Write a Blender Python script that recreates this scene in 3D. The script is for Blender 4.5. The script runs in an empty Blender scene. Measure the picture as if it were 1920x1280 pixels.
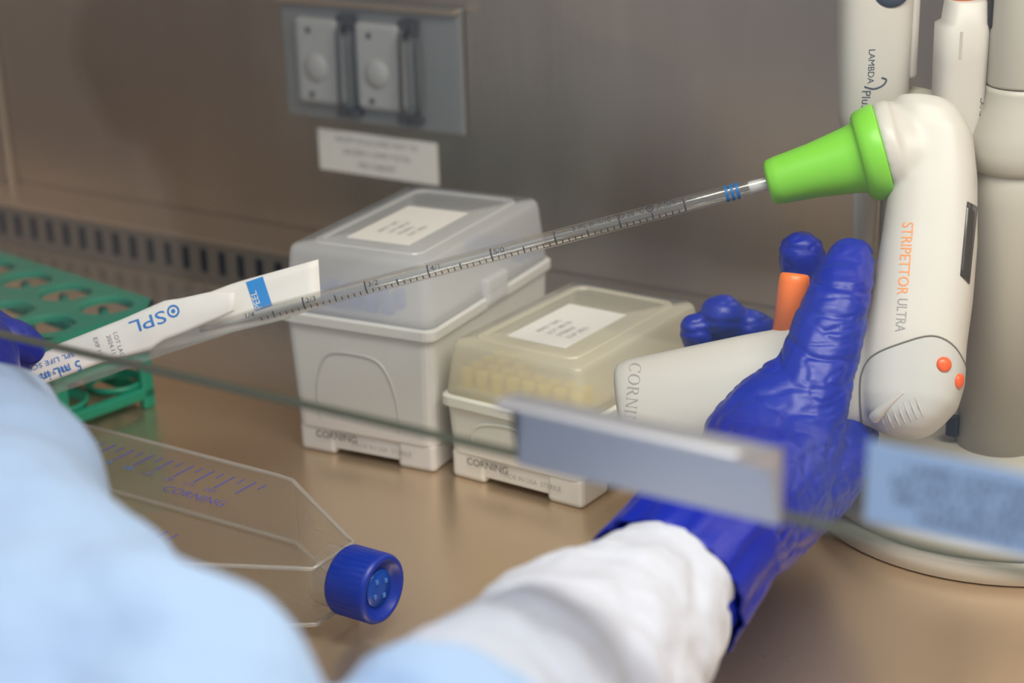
import bpy, bmesh, math, random
from mathutils import Vector, Matrix, noise
from mathutils.bvhtree import BVHTree

# ------------------------------------------------------------------ camera
F = 3400.0                      # focal length in pixels of the 1920x1280 frame
H = 0.38                        # camera height above the worktop
PITCH, YAW, ROLL = [math.radians(a) for a in (20.0, 33.5, -1.75)]
cy, sy, cp, sp = math.cos(YAW), math.sin(YAW), math.cos(PITCH), math.sin(PITCH)
FW = Vector((-sy*cp, cy*cp, -sp)); RT0 = Vector((cy, sy, 0)); UP0 = RT0.cross(FW)
cr, sr = math.cos(ROLL), math.sin(ROLL)
RT = RT0*cr + UP0*sr; UP = UP0*cr - RT0*sr
CAM = Vector((0, 0, H))
scene = bpy.context.scene
COL = scene.collection
cam_d = bpy.data.cameras.new('camera'); cam = bpy.data.objects.new('camera', cam_d); COL.objects.link(cam)
M = Matrix((RT, UP, -FW)).transposed().to_4x4(); M.translation = CAM
cam.matrix_world = M
cam_d.sensor_width = 36.0; cam_d.lens = F/1920*36.0
cam_d.clip_start = 0.01; cam_d.clip_end = 50
cam_d.dof.use_dof = True; cam_d.dof.focus_distance = 0.80; cam_d.dof.aperture_fstop = 6.5
scene.camera = cam

# ------------------------------------------------------------------ light
W = bpy.data.worlds.new('room_light'); scene.world = W; W.use_nodes = True
bg = W.node_tree.nodes['Background']; bg.inputs[0].default_value = (0.79, 0.79, 0.90, 1); bg.inputs[1].default_value = 0.86
def area(name, loc, target, sx, sy_, power, col):
    d = bpy.data.lights.new(name, 'AREA'); d.shape = 'RECTANGLE'; d.size = sx; d.size_y = sy_
    d.energy = power; d.color = col
    o = bpy.data.objects.new(name, d); COL.objects.link(o); o.location = loc
    o.rotation_euler = (Vector(target)-Vector(loc)).to_track_quat('-Z', 'Y').to_euler()
    return o
area('cabinet_lamp', (-0.04, 0.48, 0.64), (-0.08, 0.58, 0), 0.62, 0.18, 8.0, (1.0, 0.93, 0.83))
area('room_lamp', (0.1, -0.9, 1.9), (-0.3, 0.3, 0.1), 1.4, 0.9, 7, (0.97, 0.98, 1.0))
vs = scene.view_settings
vs.view_transform = 'Standard'; vs.look = 'None'; vs.gamma = 1.0; vs.use_curve_mapping = False
vs.exposure = -0.36

# ------------------------------------------------------------------ pixel helpers
def ray(x, y): return FW + RT*((x-960)/F) - UP*((y-640)/F)
def P(x, y, d): return CAM + ray(x, y)*d
def PZ(x, y, z):
    v = ray(x, y); return CAM + v*((z-H)/v.z)
def PY(x, y, Y):
    v = ray(x, y); return CAM + v*(Y/v.y)

# ------------------------------------------------------------------ materials
MATS = {}
def mat(name, col, rough=0.5, metal=0.0, var=0.0, vscale=8.0, vstretch=(1, 1, 1), bump=0.0, bscale=60.0, bstretch=(1, 1, 1),
        spec=0.5, trans=0.0, ior=1.45, alpha=1.0, sheen=0.0, sss=0.0, rvar=0.0, col2=None):
    if name in MATS: return MATS[name]
    m = bpy.data.materials.new(name); m.use_nodes = True; MATS[name] = m
    nt = m.node_tree; b = nt.nodes['Principled BSDF']
    c = tuple(col)+(1,)
    b.inputs['Base Color'].default_value = c; b.inputs['Roughness'].default_value = rough
    b.inputs['Metallic'].default_value = metal; b.inputs['Specular IOR Level'].default_value = spec
    b.inputs['Transmission Weight'].default_value = trans; b.inputs['IOR'].default_value = ior; b.inputs['Alpha'].default_value = alpha
    if sheen: b.inputs['Sheen Weight'].default_value = sheen
    if sss:
        b.inputs['Subsurface Weight'].default_value = sss; b.inputs['Subsurface Scale'].default_value = 0.004
    tc = nt.nodes.new('ShaderNodeTexCoord')
    def noise_node(scale, stretch, detail=4):
        mp = nt.nodes.new('ShaderNodeMapping'); mp.inputs['Scale'].default_value = stretch
        nt.links.new(tc.outputs['Object'], mp.inputs['Vector'])
        n = nt.nodes.new('ShaderNodeTexNoise'); n.inputs['Scale'].default_value = scale; n.inputs['Detail'].default_value = detail
        nt.links.new(mp.outputs[0], n.inputs['Vector']); return n
    if var or col2:
        n = noise_node(vscale, vstretch)
        r = nt.nodes.new('ShaderNodeMix'); r.data_type = 'RGBA'
        a = tuple(max(0, x*(1-var)) for x in col)+(1,); e = (tuple(col2)+(1,)) if col2 else tuple(min(1, x*(1+var)) for x in col)+(1,)
        r.inputs['A'].default_value = a; r.inputs['B'].default_value = e
        nt.links.new(n.outputs['Fac'], r.inputs['Factor']); nt.links.new(r.outputs['Result'], b.inputs['Base Color'])
    if rvar:
        n = noise_node(vscale*1.7, vstretch)
        mr = nt.nodes.new('ShaderNodeMapRange'); mr.inputs['To Min'].default_value = rough-rvar; mr.inputs['To Max'].default_value = rough+rvar
        nt.links.new(n.outputs['Fac'], mr.inputs['Value']); nt.links.new(mr.outputs[0], b.inputs['Roughness'])
    if bump:
        n = noise_node(bscale, bstretch)
        bp = nt.nodes.new('ShaderNodeBump'); bp.inputs['Strength'].default_value = 1.0; bp.inputs['Distance'].default_value = bump
        nt.links.new(n.outputs['Fac'], bp.inputs['Height']); nt.links.new(bp.outputs[0], b.inputs['Normal'])
    return m
def sheet_glass(name, tint, ior=1.5, rough=0.02, body=0.0, bodycol=(1, 1, 1)):
    """thin clear sheet: fresnel mix of see-through and mirror, a little milky body"""
    if name in MATS: return MATS[name]
    m = bpy.data.materials.new(name); m.use_nodes = True; MATS[name] = m
    nt = m.node_tree; nt.nodes.remove(nt.nodes['Principled BSDF']); out = nt.nodes['Material Output']
    tr = nt.nodes.new('ShaderNodeBsdfTransparent'); tr.inputs[0].default_value = tuple(tint)+(1,)
    gl = nt.nodes.new('ShaderNodeBsdfGlossy'); gl.inputs['Roughness'].default_value = rough
    lw = nt.nodes.new('ShaderNodeLayerWeight'); lw.inputs['Blend'].default_value = 0.5      # Schlick reflectance, same from both sides
    pw = nt.nodes.new('ShaderNodeMath'); pw.operation = 'POWER'; pw.inputs[1].default_value = 5.0
    nt.links.new(lw.outputs['Facing'], pw.inputs[0])
    f0 = ((ior-1)/(ior+1))**2
    fr = nt.nodes.new('ShaderNodeMath'); fr.operation = 'MULTIPLY_ADD'; fr.inputs[1].default_value = 1-f0; fr.inputs[2].default_value = f0
    nt.links.new(pw.outputs[0], fr.inputs[0])
    mx = nt.nodes.new('ShaderNodeMixShader'); nt.links.new(fr.outputs[0], mx.inputs[0])
    src = tr
    if body:
        df = nt.nodes.new('ShaderNodeBsdfDiffuse'); df.inputs[0].default_value = tuple(bodycol)+(1,)
        tl = nt.nodes.new('ShaderNodeBsdfTranslucent'); tl.inputs[0].default_value = tuple(bodycol)+(1,)
        m1 = nt.nodes.new('ShaderNodeMixShader'); m1.inputs[0].default_value = 0.5
        nt.links.new(df.outputs[0], m1.inputs[1]); nt.links.new(tl.outputs[0], m1.inputs[2])
        m2 = nt.nodes.new('ShaderNodeMixShader'); m2.inputs[0].default_value = body
        nt.links.new(tr.outputs[0], m2.inputs[1]); nt.links.new(m1.outputs[0], m2.inputs[2]); src = m2
    nt.links.new(src.outputs[0], mx.inputs[1]); nt.links.new(gl.outputs[0], mx.inputs[2])
    nt.links.new(mx.outputs[0], out.inputs['Surface'])
    return m

steel_wall = mat('brushed_steel_wall', (0.52, 0.44, 0.365), 0.36, 1.0, var=0.12, vscale=5, vstretch=(6, 1, 0.6), rvar=0.06, bump=0.00012, bscale=30, bstretch=(8, 8, 0.6))
steel_floor = mat('brushed_steel_worktop', (0.70, 0.56, 0.41), 0.28, 0.82, var=0.03, vscale=6, vstretch=(1, 3, 1), rvar=0.02,)
steel_trim = mat('satin_steel_trim', (0.62, 0.53, 0.43), 0.36, 1.0, var=0.06, vscale=12)
steel_grille = mat('grey_steel_grille', (0.30, 0.28, 0.26), 0.42, 0.9, var=0.08, vscale=10)
steel_handle = mat('satin_steel_handle', (0.58, 0.60, 0.65), 0.46, 0.8, var=0.05, vscale=10)
dark_void = mat('slot_shade', (0.02, 0.018, 0.016), 0.8)  # near-black colour that paints the shade inside the grille slots
plate_grey = mat('galvanised_plate', (0.40, 0.41, 0.42), 0.38, 0.6, var=0.06, vscale=20)
cover_grey = mat('grey_cover_plastic', (0.46, 0.46, 0.47), 0.4)
dark_grey = mat('dark_grey_metal', (0.10, 0.10, 0.11), 0.45, 0.3)
paper = mat('white_paper', (0.86, 0.83, 0.80), 0.7, var=0.03, vscale=30)
ink_grey = mat('grey_print', (0.33, 0.32, 0.33), 0.7)
ink_black = mat('black_print', (0.03, 0.03, 0.035), 0.6)
ink_navy = mat('navy_print', (0.05, 0.07, 0.12), 0.6)
ink_blue = mat('blue_print', (0.03, 0.20, 0.62), 0.6)
ink_orange = mat('orange_print', (0.95, 0.30, 0.10), 0.5)
ink_lgrey = mat('mid_grey_print', (0.30, 0.30, 0.30), 0.5)
box_grey = mat('pale_grey_polypropylene', (0.66, 0.65, 0.63), 0.42, var=0.02, vscale=12, sss=0.1)
box_cream = mat('cream_polypropylene', (0.78, 0.76, 0.68), 0.42, var=0.02, vscale=12, sss=0.1)
lid_clear = sheet_glass('frosted_clear_lid', (0.94, 0.94, 0.95), 1.4, 0.25, 0.66, (0.93, 0.93, 0.94))
lid_yellow = sheet_glass('frosted_yellowish_lid', (0.95, 0.93, 0.86), 1.4, 0.25, 0.68, (0.97, 0.93, 0.82))
tip_blue = mat('blue_tip_plastic', (0.08, 0.16, 0.55), 0.4)
tip_yellow = mat('yellow_tip_plastic', (0.88, 0.72, 0.10), 0.4)
green_plastic = mat('green_rack_plastic', (0.02, 0.27, 0.17), 0.38, var=0.05, vscale=20)
ctrl_white = mat('warm_white_plastic', (0.565, 0.54, 0.505), 0.38, var=0.015, vscale=30)
ctrl_grey = mat('light_grey_plastic', (0.51, 0.505, 0.49), 0.36)
seam_dark = mat('dark_seam_and_bezel', (0.16, 0.15, 0.14), 0.7)  # dark tone of the door seam line and the display bezel
lime = mat('lime_silicone', (0.20, 0.60, 0.045), 0.36)
orange = mat('orange_plastic', (0.95, 0.20, 0.03), 0.35)
led = mat('orange_red_button', (0.85, 0.12, 0.03), 0.3)
lcd = mat('dark_lcd_window', (0.045, 0.04, 0.035), 0.15)
nitrile = mat('blue_nitrile', (0.002, 0.015, 0.31), 0.40, var=0.12, vscale=25, bump=0.0011, bscale=48, bstretch=(0.55, 0.55, 1.9), spec=0.5)
gown_blue = mat('pale_blue_gown_fabric', (0.33, 0.47, 0.69), 0.85, var=0.08, vscale=9, bump=0.010, bscale=14, sheen=0.2)
cuff_white = mat('white_cuff_fabric', (0.51, 0.56, 0.66), 0.85, var=0.05, vscale=16, bump=0.005, bscale=32, sheen=0.2)
stand_white = mat('stand_offwhite_plastic', (0.47, 0.445, 0.39), 0.40, var=0.02, vscale=10)
pip_white = mat('pipettor_offwhite_plastic', (0.55, 0.52, 0.485), 0.40)
black_plastic = mat('black_plastic', (0.015, 0.016, 0.018), 0.4)
cap_blue = mat('royal_blue_cap', (0.006, 0.032, 0.33), 0.38)
sticker_blue = mat('pale_blue_sticker', (0.40, 0.58, 0.82), 0.6)
sash_glass = sheet_glass('sash_glass', (0.95, 0.97, 0.96), 1.42, 0.015)
glass_edge = mat('greenish_glass_edge', (0.10, 0.11, 0.085), 0.35)
polystyrene = sheet_glass('clear_polystyrene', (0.97, 0.97, 0.965), 1.85, 0.06, 0.06, (0.95, 0.91, 0.84))
flask_clear = sheet_glass('clear_flask_polystyrene', (0.95, 0.95, 0.94), 1.6, 0.06, 0.085, (0.85, 0.80, 0.68))
film_clear = sheet_glass('clear_film', (0.92, 0.93, 0.91), 1.5, 0.10, 0.20, (0.75, 0.76, 0.74))
cotton = mat('white_cotton_plug', (0.9, 0.9, 0.9), 0.9)
band_blue = mat('blue_band_ink', (0.008, 0.12, 0.36), 0.4)
skin = mat('skin', (0.55, 0.36, 0.27), 0.55, sss=0.2)
hair_m = mat('dark_hair', (0.04, 0.03, 0.025), 0.6)

# ------------------------------------------------------------------ object helpers
ORG = {}
def obj(name, me, m, parent=None, smooth=False, loc=None, ms=None):
    """link mesh (world coordinates) as an object; a child keeps its world place under its parent"""
    if isinstance(me, bmesh.types.BMesh):
        bm = me; me = bpy.data.meshes.new(name); bm.normal_update(); bm.to_mesh(me); bm.free()
    o = bpy.data.objects.new(name, me); COL.objects.link(o)
    if m is not None:
        me.materials.clear(); me.materials.append(m)
    if smooth:
        me.polygons.foreach_set('use_smooth', [True]*len(me.polygons))
    L = ORG.get(parent, Vector((0, 0, 0)))
    if parent is not None:
        o.parent = parent
        if loc is None: me.transform(Matrix.Translation(-L))
        else: o.location = Vector(loc)-L
        ORG[o] = L if loc is None else Vector(loc)
    elif loc is not None:
        o.location = loc
    return o
def tag(o, label, cat, group=None):
    o['label'] = label; o['category'] = cat
    if group: o['group'] = group
    return o
def thing(name, label, cat, loc, group=None):
    o = bpy.data.objects.new(name, None); COL.objects.link(o); o.location = loc; o.empty_display_size = 0.02
    ORG[o] = Vector(loc); return tag(o, label, cat, group)
def struct(o): o['kind'] = 'structure'; return o

def V(*a): return Vector(a)
def box(bm, lo, hi, mtx=None):
    vs_ = [bm.verts.new((x, y, z)) for x in (lo[0], hi[0]) for y in (lo[1], hi[1]) for z in (lo[2], hi[2])]
    if mtx:
        for v in vs_: v.co = mtx @ v.co
    for f in ((0, 1, 3, 2), (4, 6, 7, 5), (0, 4, 5, 1), (2, 3, 7, 6), (0, 2, 6, 4), (1, 5, 7, 3)):
        bm.faces.new([vs_[i] for i in f])
    return bm
def boxm(lo, hi, bev=0.0, seg=2, mtx=None):
    bm = bmesh.new(); box(bm, lo, hi)
    if bev: bmesh.ops.bevel(bm, geom=bm.edges[:], offset=bev, segments=seg, profile=0.5, affect='EDGES')
    bmesh.ops.recalc_face_normals(bm, faces=bm.faces[:])
    if mtx: bm.transform(mtx)
    return bm
def loft(rings, cap=True, bm=None, closed=True):
    bm = bm or bmesh.new(); R = [[bm.verts.new(p) for p in r] for r in rings]; n = len(R[0])
    for a, b in zip(R, R[1:]):
        for i in range(n if closed else n-1):
            j = (i+1) % n; bm.faces.new((a[i], a[j], b[j], b[i]))
    if cap:
        for r, fl in ((R[0], True), (R[-1], False)):
            c = bm.verts.new(sum((v.co for v in r), Vector())/n)
            for i in range(n):
                j = (i+1) % n
                bm.faces.new((c, r[j], r[i]) if fl else (c, r[i], r[j]))
    bmesh.ops.recalc_face_normals(bm, faces=bm.faces[:])
    return bm
def frame(d, ref=None):
    d = d.normalized(); ref = Vector(ref) if ref is not None else (Vector((0, 0, 1)) if abs(d.z) < 0.9 else Vector((1, 0, 0)))
    u = (ref - d*ref.dot(d)).normalized(); return u, d.cross(u).normalized(), d
def ring(c, u, v, a, b, n=32, ex=2.0):
    out = []
    for i in range(n):
        t = 2*math.pi*i/n; ct, st = math.cos(t), math.sin(t)
        out.append(c + u*(a*math.copysign(abs(ct)**(2/ex), ct)) + v*(b*math.copysign(abs(st)**(2/ex), st)))
    return out
def lathe(base, axis, prof, n=32, cap=True, ref=None, bm=None):
    """prof: list of (distance along the axis, radius)"""
    u, v, d = frame(axis, ref)
    return loft([ring(base+d*h, u, v, r, r, n) for h, r in prof], cap, bm)
def capsule_chain(bm, pts, radii, flat=None, n=16):
    """tapered round-ended tube through points, closed; added to bm"""
    pts = [Vector(p) for p in pts]; rings = []
    k = len(pts); ref = Vector((0.3, 0.2, 0.93))
    dirs = []
    for i in range(k):
        a = pts[max(i-1, 0)]; b = pts[min(i+1, k-1)]; dirs.append((b-a).normalized())
    u, v, d = frame(dirs[0], ref)
    for s in (1.0, 0.85, 0.6, 0.3): rings.append(ring(pts[0]-d*radii[0]*s, u, v, radii[0]*max(0.05, math.sqrt(1-s*s)), radii[0]*max(0.05, math.sqrt(1-s*s)), n))
    for i in range(k):
        d = dirs[i]; u = (u-d*u.dot(d)).normalized(); v = d.cross(u)
        rings.append(ring(pts[i], u, v, radii[i], radii[i], n))
    for s in (0.3, 0.6, 0.85, 1.0): rings.append(ring(pts[-1]+d*radii[-1]*s, u, v, radii[-1]*max(0.05, math.sqrt(1-s*s)), radii[-1]*max(0.05, math.sqrt(1-s*s)), n))
    return loft(rings, True, bm)
def smooth_path(pts, rad, m=6):
    """Catmull-Rom through points and radii"""
    out, ro = [], []
    p = [Vector(q) for q in pts]; k = len(p)
    for i in range(k-1):
        a, b, c, d = p[max(i-1, 0)], p[i], p[i+1], p[min(i+2, k-1)]
        for j in range(m):
            t = j/m
            out.append(0.5*((2*b)+(c-a)*t+(2*a-5*b+4*c-d)*t*t+(3*b-a-3*c+d)*t**3)); ro.append(rad[i]*(1-t)+rad[i+1]*t)
    out.append(p[-1]); ro.append(rad[-1]); return out, ro
def remesh(bm, voxel, it=6, fac=0.5, disp=None):
    """union of overlapping closed shells -> one continuous smooth surface"""
    me = bpy.data.meshes.new('tmp'); bm.to_mesh(me); bm.free()
    o = bpy.data.objects.new('tmp', me); COL.objects.link(o)
    r = o.modifiers.new('r', 'REMESH'); r.mode = 'VOXEL'; r.voxel_size = voxel; r.adaptivity = 0
    s = o.modifiers.new('s', 'SMOOTH'); s.iterations = it; s.factor = fac
    dg = bpy.context.evaluated_depsgraph_get(); dg.update()
    m2 = bpy.data.meshes.new_from_object(o.evaluated_get(dg))
    bpy.data.objects.remove(o); bpy.data.meshes.remove(me)
    if disp:
        m2.update(); nv = [v.normal.copy() for v in m2.vertices]
        for v, n in zip(m2.vertices, nv): v.co = v.co + n*disp(v.co)
        m2.update()
    return m2
def bvh_of(o):
    mw = Matrix.Translation(ORG.get(o, Vector((0, 0, 0))))
    me = o.data
    return BVHTree.FromPolygons([mw @ v.co for v in me.vertices], [tuple(p.vertices) for p in me.polygons])
def text_mesh(s, size, ext=0.0, align='LEFT'):
    c = bpy.data.curves.new('t', 'FONT'); c.body = s; c.size = size; c.align_x = align; c.align_y = 'CENTER'; c.extrude = ext
    c.resolution_u = 3
    o = bpy.data.objects.new('t', c); COL.objects.link(o)
    dg = bpy.context.evaluated_depsgraph_get(); dg.update()
    me = bpy.data.meshes.new_from_object(o.evaluated_get(dg))
    bpy.data.objects.remove(o); bpy.data.curves.remove(c); return me
def place(me, org, xd, yd, tree=None, off=0.00015, back=0.03):
    """lay a flat mesh (x,y) at org along xd,yd; with tree press it on that surface along the normal"""
    xd = xd.normalized(); yd = (yd-xd*yd.dot(xd)).normalized(); n = xd.cross(yd)
    for v in me.vertices:
        p = org + xd*v.co.x + yd*v.co.y + n*(v.co.z+off)
        if tree:
            h = tree.ray_cast(p+n*back, -n, 2*back)
            if h[0] is not None: p = h[0]+n*off
        v.co = p
    return me
def label_text(name, s, size, org, xd, yd, m, parent, tree=None, align='LEFT', off=0.00015):
    me = place(text_mesh(s, size, 0, align), org, xd, yd, tree, off)
    return obj(name, me, m, parent)

# ------------------------------------------------------------------ the cabinet
XL, XR, YS, YB, ZT = -1.066, 0.30, 0.400, 0.920, 0.70
struct(obj('floor', boxm((XL-0.01, 0.24, -0.02), (XR+0.01, YB+0.02, 0.0)), steel_floor))
struct(obj('wall_back', boxm((XL-0.01, YB, 0.0), (XR+0.01, YB+0.012, ZT)), steel_wall))
struct(obj('wall_left', boxm((XL-0.012, 0.24, 0.0), (XL, YB, ZT)), steel_wall))
struct(obj('wall_right', boxm((XR, 0.24, 0.0), (XR+0.012, YB, ZT)), steel_wall))
struct(obj('ceiling', boxm((XL-0.01, YS-0.05, ZT), (XR+0.01, YB+0.012, ZT+0.012)), steel_wall))
# rolled corner strip where the side wall meets the back wall
struct(obj('trim_1', boxm((XL, YB-0.006, 0.03), (XL+0.007, YB, ZT-0.001), 0.002), steel_trim))
# exhaust grille along the foot of the back wall: ledge, rails and the bars between the slots
YG = 0.871
tr = thing('trim_2', 'slotted steel exhaust grille with a flat ledge along the foot of the back wall', 'grille', (XL, YG, 0)); struct(tr)
del tr['category']
obj('ledge', boxm((XL+0.001, YG-0.001, 0.029), (XR-0.001, YB-0.001, 0.0315), 0.0008), steel_trim, tr)
obj('rail', boxm((XL+0.001, YG, 0.0235), (XR-0.001, YG+0.0015, 0.029)), steel_grille, tr)
obj('rail', boxm((XL+0.001, YG, 0.0005), (XR-0.001, YG+0.0015, 0.0065)), steel_grille, tr)
obj('slot_shade_sheet', boxm((XL+0.001, YG+0.010, 0.0005), (XR-0.001, YG+0.012, 0.0285)), dark_void, tr)  # dark sheet standing in for the shaded cavity behind the slots
sl = None; pitch = 0.0165; x = XL+0.012
while x < XR-0.02:
    if sl is None:
        bm = boxm((0, 0, 0), (0.0098, 0.0015, 0.017)); sl = bpy.data.meshes.new('slat'); bm.to_mesh(sl); bm.free()
    obj('slat', sl, steel_grille, tr, loc=(x, YG, 0.0065)); x += pitch

# sliding glass sash with its lift handle
ws = thing('window_1', 'clear glass sliding sash with a greenish lower edge across the cabinet front', 'sash', (-0.35, YS, 0.17)); struct(ws)
del ws['category']
obj('glass_pane', boxm((XL+0.002, YS, 0.1703), (XR-0.002, YS+0.005, ZT+0.12)), sash_glass, ws)
obj('glass_edge', boxm((XL+0.002, YS+0.0002, 0.1692), (XR-0.002, YS+0.0048, 0.1702), 0.0003), glass_edge, ws)
hx0, hx1 = PY(972, 858, YS-0.002).x, PY(1462, 985, YS-0.002).x
zt = PY(1466, 838, YS-0.002).z
rings = []
prof = [(0, 0.1692), (0, zt-0.002), (-0.0006, zt-0.0007), (-0.002, zt), (-0.011, zt+0.0005), (-0.0125, zt-0.0002), (-0.012, zt-0.0015), (-0.0035, zt-0.0022), (-0.0022, zt-0.004), (-0.0020, 0.1692)]
def hring(x, cut=0.0):
    return [Vector((x-(cut*min(1, max(0, (-py-0.003)/0.0095))), YS-0.0006+py, pz)) for py, pz in prof]
bm = loft([hring(hx0), hring(hx0+0.004), hring(hx1-0.012), hring(hx1, 0.008)])
h = obj('lift_handle', bm, steel_handle, ws); h['label'] = 'bent steel lift handle with a projecting upper flange'

# ------------------------------------------------------------------ warning sticker on the sash
ys = YS-0.0004
c0 = PY(1628, 826, ys); c1 = PY(1621, 974, ys)
sw, sh = 0.095, c0.z-c1.z
st = thing('warning_sticker', 'pale blue lamp disposal warning sticker on the sash glass at the right', 'sticker', (c0.x, ys, c1.z))
obj('backing', boxm((c0.x, ys-0.0002, c1.z), (c0.x+sw, ys+0.0003, c0.z)), sticker_blue, st)
lines = [('LAMPS CONTAIN MERCURY', 0.012), ('DO NOT PUT LAMPS IN TRASH', 0.0075), ('RECYCLE OR DISPOSE OF AS', 0.0085), ('HAZARDOUS WASTE', 0.0155)]
for i, (s, ox) in enumerate(lines):
    label_text('printed_line', s, 0.0042, Vector((c0.x+ox*0.9, ys-0.0003, c0.z-sh*(0.25+0.19*i))), V(1, 0, 0), V(0, 0, 1), ink_navy, st, off=0.0001)

# ------------------------------------------------------------------ outlet plate and label on the back wall
yw = YB
op = thing('outlet_plate', 'grey metal double power outlet plate with two flip covers on the back wall', 'outlet', (-0.708, yw, 0.112))
obj('plate', boxm((-0.780, yw-0.005, 0.112), (-0.637, yw-0.0002, 0.192), 0.0015), plate_grey, op)
bz = obj('top_flange', boxm((-0.780, yw-0.011, 0.188), (-0.637, yw-0.005, 0.1915), 0.001), steel_trim, op)
for xo in (-0.763, -0.714):
    cvr = obj('flip_cover', boxm((xo, yw-0.013, 0.124), (xo+0.035, yw-0.0045, 0.180), 0.003), cover_grey, op)
    obj('thumb_dish', lathe(Vector((xo+0.017, yw-0.0125, 0.148)), V(0, -1, 0), [(0, 0.010), (0.0015, 0.009), (0.003, 0.005)], 20), cover_grey, cvr, True)
    for zz in (0.172, 0.130):
        obj('screw', lathe(Vector((xo+0.012, yw-0.0128, zz)), V(0, -1, 0), [(0, 0.0022), (0.0008, 0.0018)], 12), dark_grey, cvr)
    pts = [(xo+0.040, yw-0.006, 0.178), (xo+0.0395, yw-0.016, 0.176), (xo+0.0395, yw-0.018, 0.150), (xo+0.038, yw-0.016, 0.122), (xo+0.034, yw-0.006, 0.119)]
    a, b = smooth_path(pts, [0.0016]*5, 5)
    obj('wire_bail', capsule_chain(bmesh.new(), a, b, n=10), dark_grey, op, True)
    pts = [(xo+0.0445, yw-0.006, 0.174), (xo+0.0455, yw-0.010, 0.165), (xo+0.0455, yw-0.010, 0.135), (xo+0.043, yw-0.006, 0.121)]
    a, b = smooth_path(pts, [0.0012]*4, 5)
    obj('wire_bail', capsule_chain(bmesh.new(), a, b, n=10), dark_grey, op, True)
    obj('hinge', boxm((xo+0.033, yw-0.011, 0.174), (xo+0.046, yw-0.0045, 0.183), 0.001), dark_grey, op)
    obj('latch', boxm((xo+0.029, yw-0.010, 0.1165), (xo+0.047, yw-0.0045, 0.1225), 0.001), dark_grey, op)
wl = thing('wall_label', 'small white printed label stuck on the back wall under the outlet plate', 'label', (-0.71, yw, 0.076))
obj('backing', boxm((-0.7585, yw-0.0008, 0.0762), (-0.6615, yw-0.0002, 0.104)), paper, wl)
for i, s in enumerate(('RECEPTACLE LOAD NOT TO', 'EXCEED 5 AMPS TOTAL', 'PER CABINET')):
    label_text('printed_line', s, 0.0052, Vector((-0.710, yw-0.0009, 0.0985-0.0080*i)), V(1, 0, 0), V(0, 0, 1), ink_grey, wl, align='CENTER')

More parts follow.
